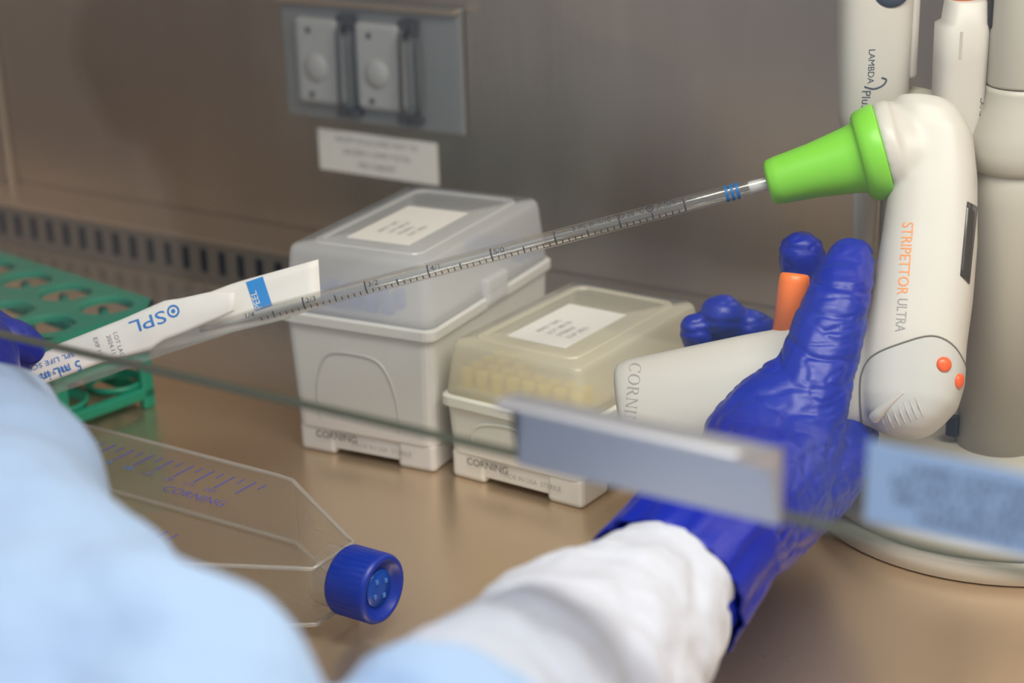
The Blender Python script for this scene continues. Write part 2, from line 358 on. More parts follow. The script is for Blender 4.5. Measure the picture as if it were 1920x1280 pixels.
# ------------------------------------------------------------------ tip boxes
def tip_box(name, label, org, rot, w, d, zrim, ztop, body_m, lid_m, tip_m, tip_cells, draft):
    """org = front left rim corner on the worktop plan; w across the front, d deep"""
    t = thing(name, label, 'tip box', (org[0], org[1], 0))
    X = Vector((math.cos(rot), math.sin(rot), 0)); Y = Vector((-math.sin(rot), math.cos(rot), 0)); O = Vector((org[0], org[1], 0))
    def W_(u, v, z): return O + X*u + Y*v + Vector((0, 0, z))
    def rr(inset, z, r=0.006, n=5):
        out = []
        for cx, cy_, a0 in ((w-inset-r, d-inset-r, 0), (inset+r, d-inset-r, 90), (inset+r, inset+r, 180), (w-inset-r, inset+r, 270)):
            for k in range(n):
                a = math.radians(a0+90*k/(n-1)); out.append(W_(cx+r*math.cos(a), cy_+r*math.sin(a), z))
        return out
    zf = 0.014
    body = obj('body', loft([rr(draft, zf), rr(draft*0.85, zf+0.001), rr(0.0022, zrim-0.007), rr(0.0022, zrim-0.006), rr(0.0, zrim-0.0055), rr(0.0, zrim-0.001), rr(0.001, zrim)]), body_m, t)
    # four corner feet with a recessed plinth between them
    fw_ = w*0.24; fd = d*0.2
    for fx in (draft, w-draft-fw_):
        for fy in (draft, d-draft-fd):
            bm = boxm((fx, fy, 0.0), (fx+fw_, fy+fd, zf+0.002), 0.0025)
            bm.transform(Matrix.Translation(O) @ Matrix.Rotation(rot, 4, 'Z')); obj('foot', bm, body_m, t)
    bm = boxm((draft+0.002, draft+0.0008, 0.004), (w-draft-0.002, d-draft-0.002, zf+0.001)); bm.transform(Matrix.Translation(O) @ Matrix.Rotation(rot, 4, 'Z'))
    obj('plinth', bm, body_m, t)
    label_text('printed_line', 'CORNING', 0.0055, W_(draft+w*0.12, draft, 0.0112), X, V(0, 0, 1), ink_black, t, off=0.0012)
    label_text('printed_line', 'MADE IN USA  STERILE', 0.0036, W_(draft+w*0.36, draft, 0.0088), X, V(0, 0, 1), ink_grey, t, off=0.0012)
    # raised arch outline on the front panel
    zb, zh = zf+0.006, zrim*0.74
    def fy_at(z): return draft + (0.0022-draft)*(z-zf)/(zrim-0.007-zf)
    pts = []
    for s, q in ((-1, zb), (-1, zb+(zh-zb)*0.45), (-0.82, zb+(zh-zb)*0.82), (-0.55, zh), (0, zh+0.0015), (0.55, zh), (0.82, zb+(zh-zb)*0.82), (1, zb+(zh-zb)*0.45), (1, zb)):
        pts.append(W_(w*0.47+s*w*0.26, fy_at(q)-0.0003, q))
    a, b = smooth_path(pts, [0.0006]*9, 5)
    obj('panel_rib', capsule_chain(bmesh.new(), a, b, n=8), body_m if zrim < 0.06 else ctrl_grey, t, True)
    # lid: sloping walls, thin shell
    li = 0.002; hh = ztop-zrim; ta = 0.0045
    lid = obj('lid', loft([rr(li, zrim+0.0002), rr(li, zrim+0.002), rr(li+ta*0.55, ztop-0.004), rr(li+ta*0.7, ztop-0.0012), rr(li+ta, ztop)], True), lid_m, t, True)
    fr = obj('lid_ridge', loft([rr(w*0.15, ztop+0.0001), rr(w*0.155, ztop+0.0010), rr(w*0.185, ztop+0.0010), rr(w*0.19, ztop+0.0001)], False), lid_m, t)
    obj('lid_label', boxm((w*0.30, d*0.20, ztop+0.0002), (w*0.70, d*0.66, ztop+0.0006), mtx=Matrix.Translation(O) @ Matrix.Rotation(rot, 4, 'Z')), paper, t)
    for k in range(4):
        label_text('printed_line', ('PIPET TIPS', 'LOT 08120', 'STERILE', 'EXP 2023')[k], 0.0045, W_(w*0.42+0.006*k, d*0.30, ztop+0.0007), Y, -X, mat('faint_print', (0.55, 0.54, 0.54), 0.7), t)
    obj('latch', boxm((w-0.003, d*0.42, zrim-0.004), (w+0.0015, d*0.58, zrim+0.010), 0.001, mtx=Matrix.Translation(O) @ Matrix.Rotation(rot, 4, 'Z')), lid_m, t)
    # rack insert and tips under the lid
    obj('tip_rack', boxm((0.007, 0.007, zrim+0.0004), (w-0.007, d-0.007, zrim+0.0025), mtx=Matrix.Translation(O) @ Matrix.Rotation(rot, 4, 'Z')), body_m, t)
    bm = bmesh.new()
    pu, pv = (w-0.022)/7, (d-0.022)/11
    for i in range(8):
        for j in range(12):
            if tip_cells(i, j):
                lathe(W_(0.011+pu*i, 0.011+pv*j, zrim+0.0025), V(0, 0, 1), [(0, 0.0032), (min(0.009, hh-0.010), 0.0036)], 8, True, None, bm)
    o = obj('pipette_tips', bm, tip_m, t); o['kind'] = 'stuff'
    return t
tip_box('tip_box', 'tall pale grey pipette tip box with frosted clear lid and blue tips', (-0.5895, 0.672), math.radians(5.5), 0.0920, 0.137, 0.079, 0.113,
        box_grey, lid_clear, tip_blue, lambda i, j: (j < 2 and 1 <= i <= 5) or (j > 9 and i > 3), 0.005)
tip_box('tip_box', 'low cream pipette tip box with yellowish lid and yellow tips', (-0.4985, 0.684), math.radians(-2.0), 0.087, 0.124, 0.046, 0.073,
        box_cream, lid_yellow, tip_yellow, lambda i, j: j < 2 or (j < 4 and i < 3), 0.004)

# ------------------------------------------------------------------ green tube rack
rk_a = math.radians(-9); RX = Vector((math.cos(rk_a), math.sin(rk_a), 0)); RY = Vector((-math.sin(rk_a), math.cos(rk_a), 0))
r0 = Vector((-0.755, 0.681, 0)); pt = 0.0385; ZR = 0.060
rk = thing('tube_rack', 'green plastic tube rack with round holes standing by the left wall', 'rack', (-0.76, 0.62, 0))
def rp(i, j, z): return r0 + RX*(pt*i) - RY*(pt*j) + Vector((0, 0, z))
ni0, ni1, nj = -4, 2, 2          # columns -4..1, rows 0..1
bm = bmesh.new(); n = 32; rh = 0.0148
for i in range(ni0, ni1):
    for j in range(nj):
        c = rp(i, j, 0)
        def sq(k):
            t = 2*math.pi*k/n; ct, st_ = math.cos(t), math.sin(t); s = pt/2/max(abs(ct), abs(st_)); return c+RX*(s*ct)+RY*(s*st_)
        def ci(k, r): t = 2*math.pi*k/n; return c+RX*(r*math.cos(t))+RY*(r*math.sin(t))
        top = [bm.verts.new(sq(k)+V(0, 0, ZR)) for k in range(n)]; rim = [bm.verts.new(ci(k, rh+0.001)+V(0, 0, ZR)) for k in range(n)]
        rin = [bm.verts.new(ci(k, rh)+V(0, 0, ZR-0.001)) for k in range(n)]; low = [bm.verts.new(ci(k, rh)+V(0, 0, ZR-0.004)) for k in range(n)]
        lo2 = [bm.verts.new(sq(k)+V(0, 0, ZR-0.003)) for k in range(n)]; lw = [bm.verts.new(ci(k, rh+0.0018)+V(0, 0, ZR-0.004)) for k in range(n)]; l3 = [bm.verts.new(ci(k, rh+0.0018)+V(0, 0, ZR-0.003)) for k in range(n)]
        for A_, B_ in ((top, rim), (rim, rin), (rin, low), (low, lw), (lw, l3), (l3, lo2)):
            for k in range(n):
                m_ = (k+1) % n; bm.faces.new((A_[k], A_[m_], B_[m_], B_[k]))
bmesh.ops.remove_doubles(bm, verts=bm.verts[:], dist=1e-5)
# margin around the hole field, with cut corners
def rim_pts(z, e):
    a, b = (ni0-0.5)*pt-e, (ni1-0.5)*pt+e; c, d = -(nj-0.5)*pt-e, 0.5*pt+e; k = 0.012
    q = [(a+k, c), (b-k, c), (b, c+k), (b, d-k), (b-k, d), (a+k, d), (a, d-k), (a, c+k)]
    return [r0+RX*x_+RY*y_+V(0, 0, z) for x_, y_ in q]
i0 = [r0+RX*x_+RY*y_ for x_, y_ in (((ni0-0.5)*pt, -(nj-0.5)*pt), ((ni1-0.5)*pt, -(nj-0.5)*pt), ((ni1-0.5)*pt, 0.5*pt), ((ni0-0.5)*pt, 0.5*pt))]
e = 0.0035; o8 = rim_pts(ZR, e); o8b = rim_pts(ZR-0.010, e); in4 = [p+V(0, 0, ZR) for p in i0]
ov = [bm.verts.new(p) for p in o8]; ob = [bm.verts.new(p) for p in o8b]; iv = [bm.verts.new(p) for p in in4]
ip = [0, 1, 1, 2, 2, 3, 3, 0]
for k in range(8):
    m_ = (k+1) % 8
    if ip[k] == ip[m_]: bm.faces.new((ov[k], ov[m_], iv[ip[k]]))
    else: bm.faces.new((ov[k], ov[m_], iv[ip[m_]], iv[ip[k]]))
    bm.faces.new((ov[m_], ov[k], ob[k], ob[m_]))
bmesh.ops.recalc_face_normals(bm, faces=bm.faces[:])
obj('top_plate', bm, green_plastic, rk)
def rbox(name, x0, x1, y0, y1, z0, z1, bev=0.0015):
    bm = boxm((x0, y0, z0), (x1, y1, z1), bev); bm.transform(Matrix.Translation(r0) @ Matrix.Rotation(rk_a, 4, 'Z')); return obj(name, bm, green_plastic, rk)
a, b = (ni0-0.5)*pt-e, (ni1-0.5)*pt+e; c, d = -(nj-0.5)*pt-e, 0.5*pt+e
for lx in (a+0.003, b-0.008):
    for ly in (c+0.010, d-0.018):
        rbox('leg', lx, lx+0.005, ly, ly+0.008, 0.0, ZR-0.008)
    rbox('side_rail', lx, lx+0.005, c+0.010, d-0.010, 0.006, 0.013)
    rbox('side_rail', lx, lx+0.005, c+0.010, d-0.010, 0.030, 0.035)
for ly in (c+0.010, d-0.014):
    rbox('long_rail', a+0.004, b-0.004, ly, ly+0.004, 0.004, 0.012)
    rbox('long_rail', a+0.004, b-0.004, ly, ly+0.004, 0.029, 0.034)
    for q in range(ni0+1, ni1): rbox('upright', (q-0.5)*pt-0.003, (q-0.5)*pt+0.003, ly, ly+0.004, 0.005, ZR-0.008)
bm = bmesh.new()
for i in range(ni0, ni1):
    for j in range(nj):
        cc = rp(i, j, 0.012); obj('cup_ring', loft([ring(cc, RX, RY, 0.0125, 0.0125, 24), ring(cc, RX, RY, 0.0165, 0.0165, 24), ring(cc+V(0, 0, 0.004), RX, RY, 0.0172, 0.0172, 24), ring(cc+V(0, 0, 0.004), RX, RY, 0.0155, 0.0155, 24), ring(cc, RX, RY, 0.0125, 0.0125, 24)], False), green_plastic, rk, True)
bm.free()

# ------------------------------------------------------------------ culture flask lying on the worktop
fl = thing('culture_flask', 'clear plastic culture flask with a blue screw cap lying flat on the worktop', 'flask', (-0.56, 0.535, 0))
ya = 0.5355; zT, zB = 0.036, 0.0015
def outline(inset, z, k=0.0):
    """plan outline of the flask body; k narrows towards the neck"""
    pts = []
    xl, xs, xn = -0.652+inset, -0.513, -0.449; hw = 0.0495-inset; nw = 0.0145-inset*0.3; r = 0.010
    for q in range(5):
        a = math.radians(180+90*q/4); pts.append((xl+r+r*math.cos(a), ya-hw+r+r*math.sin(a)))
    pts += [(xs-0.006, ya-hw), (xs+0.003, ya-hw+0.001), (xs+0.010, ya-hw+0.005), (xn-0.006, ya-nw-0.003), (xn, ya-nw), (xn, ya+nw), (xn-0.006, ya+nw+0.003), (xs+0.010, ya+hw-0.005), (xs+0.003, ya+hw-0.001), (xs-0.006, ya+hw)]
    for q in range(5):
        a = math.radians(90+90*q/4); pts.append((xl+r+r*math.cos(a), ya+hw-r+r*math.sin(a)))
    out = []
    for x_, y_ in pts:
        s = max(0, (x_-xs)/(xn-xs)); zc = 0.0225
        zz = z + s*(zc + (z-zc)*0.80 - z)
        out.append(Vector((x_, y_, zz)))
    return out
body = obj('body', loft([outline(0.0025, zB), outline(0.0006, zB+0.0012), outline(0, zB+0.003), outline(0, zT-0.003), outline(0.0006, zT-0.001), outline(0.0025, zT)]), flask_clear, fl)
# thick moulded rims at the top and bottom edges
for z_, nm in ((zT-0.0006, 'top_rim'), (zB+0.0012, 'bottom_rim')):
    o_ = outline(0.0008, z_); bm = bmesh.new()
    nR = len(o_)
    rr_ = []
    for k in range(nR):
        t_ = (o_[(k+1) % nR]-o_[k-1]).normalized(); u_ = Vector((t_.y, -t_.x, 0)).normalized()
        rr_.append(ring(o_[k], u_, V(0, 0, 1), 0.0011, 0.0011, 8))
    loft(rr_+[rr_[0]], False, bm); obj(nm, bm, sheet_glass('flask_rim', (0.80, 0.80, 0.79), 1.6, 0.05, 0.38, (0.88, 0.86, 0.82)), fl, True)
nk = obj('neck', lathe(Vector((-0.453, ya, 0.0232)), V(1, 0, 0), [(0, 0.0130), (0.004, 0.0132), (0.010, 0.0128), (0.022, 0.0128)], 32, False), flask_clear, fl, True)
xc = -0.4430; zc = 0.0235; rc = 0.0152
cap = obj('cap', lathe(Vector((xc, ya, zc)), V(1, 0, 0), [(0, rc*0.95), (0.0012, rc), (0.0185, rc), (0.0200, rc*0.95), (0.0204, rc*0.88), (0.0200, rc*0.80), (0.0175, rc*0.76), (0.0172, 0.002)], 56), cap_blue, fl, True)
for k in range(36):
    t = 2*math.pi*k/36
    m4 = Matrix.Translation((xc, ya, zc)) @ Matrix.Rotation(t, 4, 'X')
    if k == 0: kn = boxm((0.0016, -0.0005, rc-0.0003), (0.0180, 0.0005, rc+0.00005)); knm = bpy.data.meshes.new('grip_rib'); kn.to_mesh(knm); kn.free()
    q = obj('grip_rib', knm, cap_blue, cap, loc=(xc, ya, zc)); q.location = Vector((xc, ya, zc))-ORG[fl]; q.rotation_euler = (t, 0, 0)
obj('vent_disc', lathe(Vector((xc+0.0172, ya, zc)), V(1, 0, 0), [(0, 0.0085), (0.0008, 0.008), (0.001, 0.002)], 28), mat('cap_vent_blue', (0.01, 0.07, 0.42), 0.25), cap, True)
for k in range(4):
    t = math.pi/2*k+0.5
    obj('vent_rib', boxm((xc+0.0178, ya+0.0045*math.cos(t)-0.0009, zc+0.0045*math.sin(t)-0.0009), (xc+0.0188, ya+0.0045*math.cos(t)+0.0009, zc+0.0045*math.sin(t)+0.0009)), mat('cap_vent_glint', (0.08, 0.2, 0.6), 0.2), cap)  # vent ribs in a paler blue, a glint painted into the colour
purple = mat('violet_print', (0.10, 0.10, 0.38), 0.6)
bm = bmesh.new()
for row, (y0, y1) in enumerate(((0.572, 0.558), (0.513, 0.497))):
    for k in range(9):
        xx = -0.625+0.0128*k; L_ = (y1-y0)
        box(bm, (xx-0.0004, min(y0, y0+L_), zT+0.0001), (xx+0.0004, max(y0, y0+L_), zT+0.0003))
        box(bm, (xx+0.006-0.0003, min(y0, y0+L_*0.4), zT+0.0001), (xx+0.006+0.0003, max(y0, y0+L_*0.4), zT+0.0003))
obj('graduation_marks', bm, purple, fl)['kind'] = 'stuff'
for k in range(8):
    label_text('printed_number', str(25*(k+1)), 0.0045, Vector((-0.625+0.0128*k, 0.5545, zT+0.0002)), V(1, 0, 0), V(0, 1, 0), ink_blue if k < 4 else purple, fl, align='CENTER')
label_text('printed_name', 'CORNING', 0.008, Vector((-0.556, 0.546, zT+0.0002)), V(1, 0, 0), V(0, 1, 0), purple, fl)

# ------------------------------------------------------------------ pipette stand
sx_, sy0 = -0.2470, 0.7905
sd = thing('pipette_stand', 'off-white carousel pipette stand with a round base and thick pole', 'stand', (sx_, sy0, 0))
S0 = Vector((sx_, sy0, 0)); ZA = V(0, 0, 1)
obj('base_skirt', lathe(S0, ZA, [(0.0, 0.086), (0.001, 0.0885), (0.009, 0.0885), (0.0105, 0.087), (0.0108, 0.06)], 64), stand_white, sd, True)
obj('base', lathe(S0+ZA*0.0112, ZA, [(0.0, 0.085), (0.002, 0.0865), (0.006, 0.085), (0.012, 0.074), (0.018, 0.048), (0.021, 0.024)], 64), stand_white, sd, True)
obj('pole', lathe(S0+ZA*0.031, ZA, [(0, 0.0195), (0.12, 0.0185), (0.155, 0.0185)], 40), stand_white, sd, True)
obj('carousel', lathe(S0+ZA*0.166, ZA, [(0.0, 0.012), (0.0005, 0.019), (0.003, 0.0215), (0.010, 0.0225), (0.018, 0.021), (0.030, 0.0165), (0.036, 0.0155), (0.0385, 0.0155)], 48), stand_white, sd, True)
obj('upper_pole', lathe(S0+ZA*0.2052, ZA, [(0, 0.0150), (0.001, 0.0155), (0.14, 0.0150), (0.145, 0.012)], 40), stand_white, sd, True)
for sgn in (-1, 1):
    obj('knob', boxm((sx_+sgn*0.0215*cy-0.003, sy0+sgn*0.0215*sy-0.003, 0.036), (sx_+sgn*0.0215*cy+0.003, sy0+sgn*0.0215*sy+0.003, 0.046), 0.001), black_plastic, sd)
def holder_arm(hook, zc):
    base = S0+ZA*zc; tgt = Vector(hook); a_, b_ = smooth_path([base, (base+tgt)/2+ZA*0.004, tgt], [0.006, 0.0045, 0.004], 5)
    obj('holder_arm', capsule_chain(bmesh.new(), a_, b_, n=14), stand_white, sd, True)
# ------------------------------------------------------------------ hanging pipettors
def vertical_at(px, py, d): return P(px, py, d)
# broad pipettor at the left of the stand
q0 = P(1612, 228, 0.845)
pa = thing('pipettor', 'broad off-white pipettor with dark script logo hanging left of the stand', 'pipettor', (q0.x, q0.y, q0.z), 'pipettors hanging on the stand')
ax = ZA; uR = RT0.copy(); uF = Vector((-FW.x, -FW.y, 0)).normalized()
def sec(z, dx, a, b, ex=3.0): return ring(q0+ZA*z+uR*dx, uR, uF, a, b, 40, ex)
obj('body', loft([sec(-0.004, 0.001, 0.0085, 0.010), sec(-0.001, 0.004, 0.0130, 0.0125), sec(0.006, 0.0055, 0.0158, 0.014), sec(0.03, 0.0052, 0.0162, 0.015), sec(0.060, 0.0048, 0.0168, 0.016), sec(0.075, 0.0045, 0.0168, 0.016), sec(0.079, 0.0045, 0.0150, 0.014)]), pip_white, pa, True)
bt = bvh_of(pa.children[0])
obj('display_dish', lathe(q0+ZA*0.064+uR*0.009+uF*0.0145, uF, [(0, 0.009), (0.0018, 0.0085), (0.0022, 0.002)], 28), ink_navy, pa, True)
obj('side_grip', boxm((-0.003, -0.010, 0), (0.003, 0.010, 0.042), 0.0028, mtx=Matrix.Translation(q0+uR*0.0215+ZA*0.020-uF*0.002) @ Matrix.Rotation(YAW, 4, 'Z')), pip_white, pa, True)
obj('ejector_collar', lathe(q0+ZA*(-0.0135)+uR*(-0.0015), ZA, [(0, 0.0060), (0.009, 0.0062), (0.0110, 0.0058)], 24), orange, pa, True)
obj('shaft', lathe(q0+ZA*(-0.075)+uR*(0.004), ZA, [(0, 0.0035), (0.02, 0.0050), (0.050, 0.0065), (0.068, 0.0070)], 24), pip_white, pa, True)
obj('tip_ejector', boxm((0.0075, -0.003, 0), (0.0100, 0.003, 0.075), 0.001, mtx=Matrix.Translation(q0+ZA*(-0.070)+uR*0.004) @ Matrix.Rotation(YAW, 4, 'Z')), stand_white, pa)
label_text('printed_name', 'LAMBDA', 0.0041, q0+ZA*0.0370+uR*0.0012, -ZA, uR, ink_navy, pa, bt)
label_text('printed_name', 'Plus', 0.0056, q0+ZA*0.0180-uR*0.0005, -ZA, uR, ink_navy, pa, bt)
a, b = smooth_path([q0+ZA*zz+uR*uu+uF*0.05 for zz, uu in ((0.0195, -0.001), (0.0185, 0.003), (0.0200, 0.007), (0.0225, 0.0085), (0.0235, 0.0065))], [0.0004]*5, 5)
aa = []
for p_ in a:
    hh = bt.ray_cast(p_, -uF, 0.1); aa.append(hh[0] if hh[0] is not None else p_-uF*0.035)
obj('logo_swash', capsule_chain(bmesh.new(), aa, b, n=8), ink_navy, pa, True)
# slim pipettor with the orange plunger
q1 = P(1794, 232, 0.822)
pb = thing('pipettor', 'slim off-white pipettor with an orange plunger hanging against the stand pole', 'pipettor', (q1.x, q1.y, q1.z), 'pipettors hanging on the stand')
def sec1(z, dx, a, b, ex=3.0): return ring(q1+ZA*z+uR*dx, uR, uF, a, b, 36, ex)
obj('body', loft([sec1(-0.070, 0, 0.006, 0.006), sec1(-0.045, 0, 0.009, 0.009), sec1(-0.005, 0, 0.0110, 0.011), sec1(0.030, 0.000, 0.0116, 0.0115), sec1(0.0455, 0.000, 0.0116, 0.0115), sec1(0.047, 0.001, 0.0098, 0.0105), sec1(0.056, 0.0010, 0.0088, 0.0100), sec1(0.0565, 0.001, 0.0080, 0.009)]), pip_white, pb, True)
obj('plunger', lathe(q1+ZA*0.0565-uR*0.0005, ZA, [(0, 0.0062), (0.018, 0.0060), (0.020, 0.0050)], 28), orange, pb, True)
obj('volume_lock', boxm((0.0090, 0.004, 0.0445), (0.0125, 0.0105, 0.085), 0.0015, mtx=Matrix.Translation(q1) @ Matrix.Rotation(YAW, 4, 'Z') @ Matrix.Rotation(math.pi, 4, 'Z') @ Matrix.Scale(-1, 4, (1, 0, 0))), black_plastic, pb)
bt1 = bvh_of(pb.children[0])
obj('finger_groove', boxm((-0.0006, -0.0002, 0), (0.0006, 0.0002, 0.012), 0, mtx=Matrix.Translation(q1+ZA*0.032-uR*0.003+uF*0.0114) @ Matrix.Rotation(YAW, 4, 'Z')), stand_white, pb)
label_text('printed_name', 'LAMBDA', 0.0036, q1+ZA*0.014+uR*0.0085, -ZA, uR, ink_black, pb, bt1)

holder_arm(q0+uR*0.0215+ZA*0.012-uF*0.004, 0.178)
holder_arm(q1-uF*0.0125+ZA*0.012, 0.182)
# ------------------------------------------------------------------ pipette controller
pcA = P(1440, 343, 0.815)                         # nose tip
pcB = P(1655, 284, 0.805)                         # collar plane
NV = (pcA-pcB).normalized()                        # nose direction
BD = (P(1700, 760, 0.785)-P(1750, 300, 0.805)).normalized()   # down the barrel
SV = NV.cross(BD).normalized()
if SV.dot(FW) > 0: SV = -SV                        # side facing the camera
ct = thing('pipette_controller', 'off-white electric pipette controller with lime green nose gripped by the gloved hand', 'pipette controller', tuple(P(1690, 820, 0.785)))
bm = bmesh.new()
NH = (NV - BD*NV.dot(BD)).normalized()
bar = [(189, 1722, 42, .010), (197, 1729, 62, .0150), (216, 1738, 75, .0182), (255, 1747, 85, .0198), (330, 1751, 89, .020), (450, 1743, 97, .020), (560, 1728, 103, .020), (640, 1713, 107, .020), (710, 1706, 110, .0195), (755, 1700, 103, .019), (785, 1693, 84, .017), (806, 1692, 62, .013), (818, 1692, 36, .008)]
def brings(k=0.0, y0=0, shift=0.0):
    R = []
    for y_, x_, hw, b_ in bar:
        if y_ < y0: continue
        dpt = 0.808-0.022*(y_-200)/600
        a_ = hw*dpt/F*0.97
        R.append(ring(P(x_, y_, dpt)+NH*shift, NH, SV, max(0.002, a_-0.0015)+k, b_+k, 56, 2.7))
    return R
loft(brings(), True, bm)
# elbow to the collar
nb = pcB - NV*0.004
u_, v_, d_ = frame(NV, BD)
loft([ring(P(1762, 292, .806), u_, v_, 0.0200, 0.018, 40), ring(P(1738, 286, .806), u_, v_, 0.0230, 0.0200, 40), ring(P(1715, 284, .806), u_, v_, 0.0232, 0.0205, 40), ring(P(1690, 285, .806), u_, v_, 0.0228, 0.0212, 40), ring(nb-NV*0.003, u_, v_, 0.0221, 0.0217, 40), ring(nb+NV*0.0038, u_, v_, 0.0216, 0.0216, 40)], True, bm)
# grip
hA, hB = P(1660, 690, .795), P(1166, 776, .822)
HV = (hB-hA).normalized(); hu = (BD-HV*BD.dot(HV)).normalized(); hs = HV.cross(hu).normalized()
hl = (hB-hA).length
loft([ring(hA+HV*hl*t, hu, hs, a_, b_, 48, 2.6) for t, a_, b_ in ((0, .024, .016), (.25, .0255, .0165), (.5, .0255, .017), (.8, .0245, .017), (.94, .0240, .0168), (.985, .0230, .0158), (1.0, .0200, .013))], True, bm)
bod = obj('body', remesh(bm, 0.0010, 26, 0.5), ctrl_white, ct, True)
tree = bvh_of(bod)
# nose cone
ln = (pcB-pcA).length; NB = -NV
obj('collar', lathe(pcB+NB*(-0.0105), NB, [(0, 0.0150), (0.0003, 0.0180), (0.0015, 0.0198), (0.004, 0.0208), (0.0100, 0.0219), (0.0108, 0.0216)], 48), lime, ct, True)
obj('nose_cone', lathe(pcA, NB, [(0.0025, 0.005), (0.0, 0.0052), (-0.0002, 0.0085), (0.0015, 0.0102), (0.005, 0.0108), (0.020, 0.0122), (ln-0.016, 0.0148), (ln-0.012, 0.0156), (ln-0.0100, 0.0166), (ln-0.0090, 0.0178)], 48), lime, ct, True)
# triggers
tb = P(1480, 600, .806); tdir = (P(1491, 512, .804)-tb).normalized()
tl = (P(1491, 512, .804)-tb).length
for off_, nm in ((0.0, 'trigger_button'),):
    obj(nm, lathe(tb-tdir*0.006, tdir, [(0, .0069), (tl+0.002, .0069), (tl+0.0048, .0066), (tl+0.0058, .0056), (tl+0.006, 0.001)], 32), orange, ct, True)
tb2 = P(1560, 585, .812)
obj('trigger_button', lathe(tb2-tdir*0.006, tdir, [(0, .0069), (tl+0.002, .0069), (tl+0.0048, .0066), (tl+0.006, 0.0046)], 32), orange, ct, True)
# display window on the outer face
def on(px, py): 
    v = ray(px, py).normalized(); h_ = tree.ray_cast(CAM, v, 3); return h_
def patch(name, corners, nu, nv, m, off, thick=0.0006, tr_=None, par=ct):
    """curved patch pressed on the controller, corners are pixels tl,tr,br,bl"""
    bm = bmesh.new(); g = []
    tr_ = tr_ or tree
    for j in range(nv+1):
        row = []
        for i in range(nu+1):
            s, t = i/nu, j/nv
            px = (corners[0][0]*(1-s)+corners[1][0]*s)*(1-t)+(corners[3][0]*(1-s)+corners[2][0]*s)*t
            py = (corners[0][1]*(1-s)+corners[1][1]*s)*(1-t)+(corners[3][1]*(1-s)+corners[2][1]*s)*t
            v = ray(px, py).normalized(); h_ = tr_.ray_cast(CAM, v, 3)
            row.append((h_[0], h_[1]))
        g.append(row)
    if any(c_[0] is None for r_ in g for c_ in r_): return None
    T = [[bm.verts.new(p+n_*off) for p, n_ in r_] for r_ in g]; B_ = [[bm.verts.new(p-n_*thick) for p, n_ in r_] for r_ in g]
    for j in range(nv):
        for i in range(nu):
            bm.faces.new((T[j][i], T[j+1][i], T[j+1][i+1], T[j][i+1]))
    for j in range(nv):
        for i_, fl_ in ((0, 0), (nu, 1)): bm.faces.new((T[j][i_], T[j+1][i_], B_[j+1][i_], B_[j][i_]))
    for i in range(nu):
        for j_ in (0, nv): bm.faces.new((T[j_][i], T[j_][i+1], B_[j_][i+1], B_[j_][i]))
    bmesh.ops.recalc_face_normals(bm, faces=bm.faces[:])
    return obj(name, bm, m, par, True)
patch('display_bezel', [(1808, 364), (1835, 378), (1818, 545), (1794, 524)], 4, 10, seam_dark, 0.0003)
patch('display', [(1813, 378), (1831, 388), (1816, 532), (1800, 516)], 4, 10, lcd, 0.0006)
# battery door shell at the foot of the barrel
bm = bmesh.new(); bm.from_mesh(bod.data); bmesh.ops.translate(bm, verts=bm.verts[:], vec=ORG[bod])
inner = P(1715, 720, .79)
sp2, _r = smooth_path([(x_, y_, 0) for x_, y_ in ((1613, 790), (1611, 730), (1614, 697), (1626, 672), (1648, 658), (1690, 645), (1735, 634), (1765, 637), (1792, 655), (1814, 688))], [1]*10, 3)
seam_pairs = [((a_.x, a_.y), (b_.x, b_.y)) for a_, b_ in zip(sp2, sp2[1:])]
for qa, qb in (*seam_pairs,):
    A_, B_ = P(*qa, .775), P(*qb, .775); nn = (B_-A_).cross(SV).normalized()
    if (inner-A_).dot(nn) > 0: nn = -nn
    bmesh.ops.bisect_plane(bm, geom=bm.verts[:]+bm.edges[:]+bm.faces[:], plane_co=A_, plane_no=nn, clear_outer=True)
bm.normal_update()
for v in bm.verts: v.co += v.normal*0.00018
sm = bmesh.new()
for ed in bm.edges:
    if len(ed.link_faces) == 1:
        A_, B_ = ed.verts[0].co.copy(), ed.verts[1].co.copy()
        if (B_-A_).length > 1e-7:
            u1, v1, d1 = frame(B_-A_); loft([ring(A_-d1*0.0001, u1, v1, 0.00042, 0.00042, 6), ring(B_+d1*0.0001, u1, v1, 0.00042, 0.00042, 6)], True, sm)
door = obj('battery_door', bm, ctrl_grey, ct, True)
obj('door_seam', sm, seam_dark, ct)['kind'] = 'stuff'
dtree = bvh_of(door)
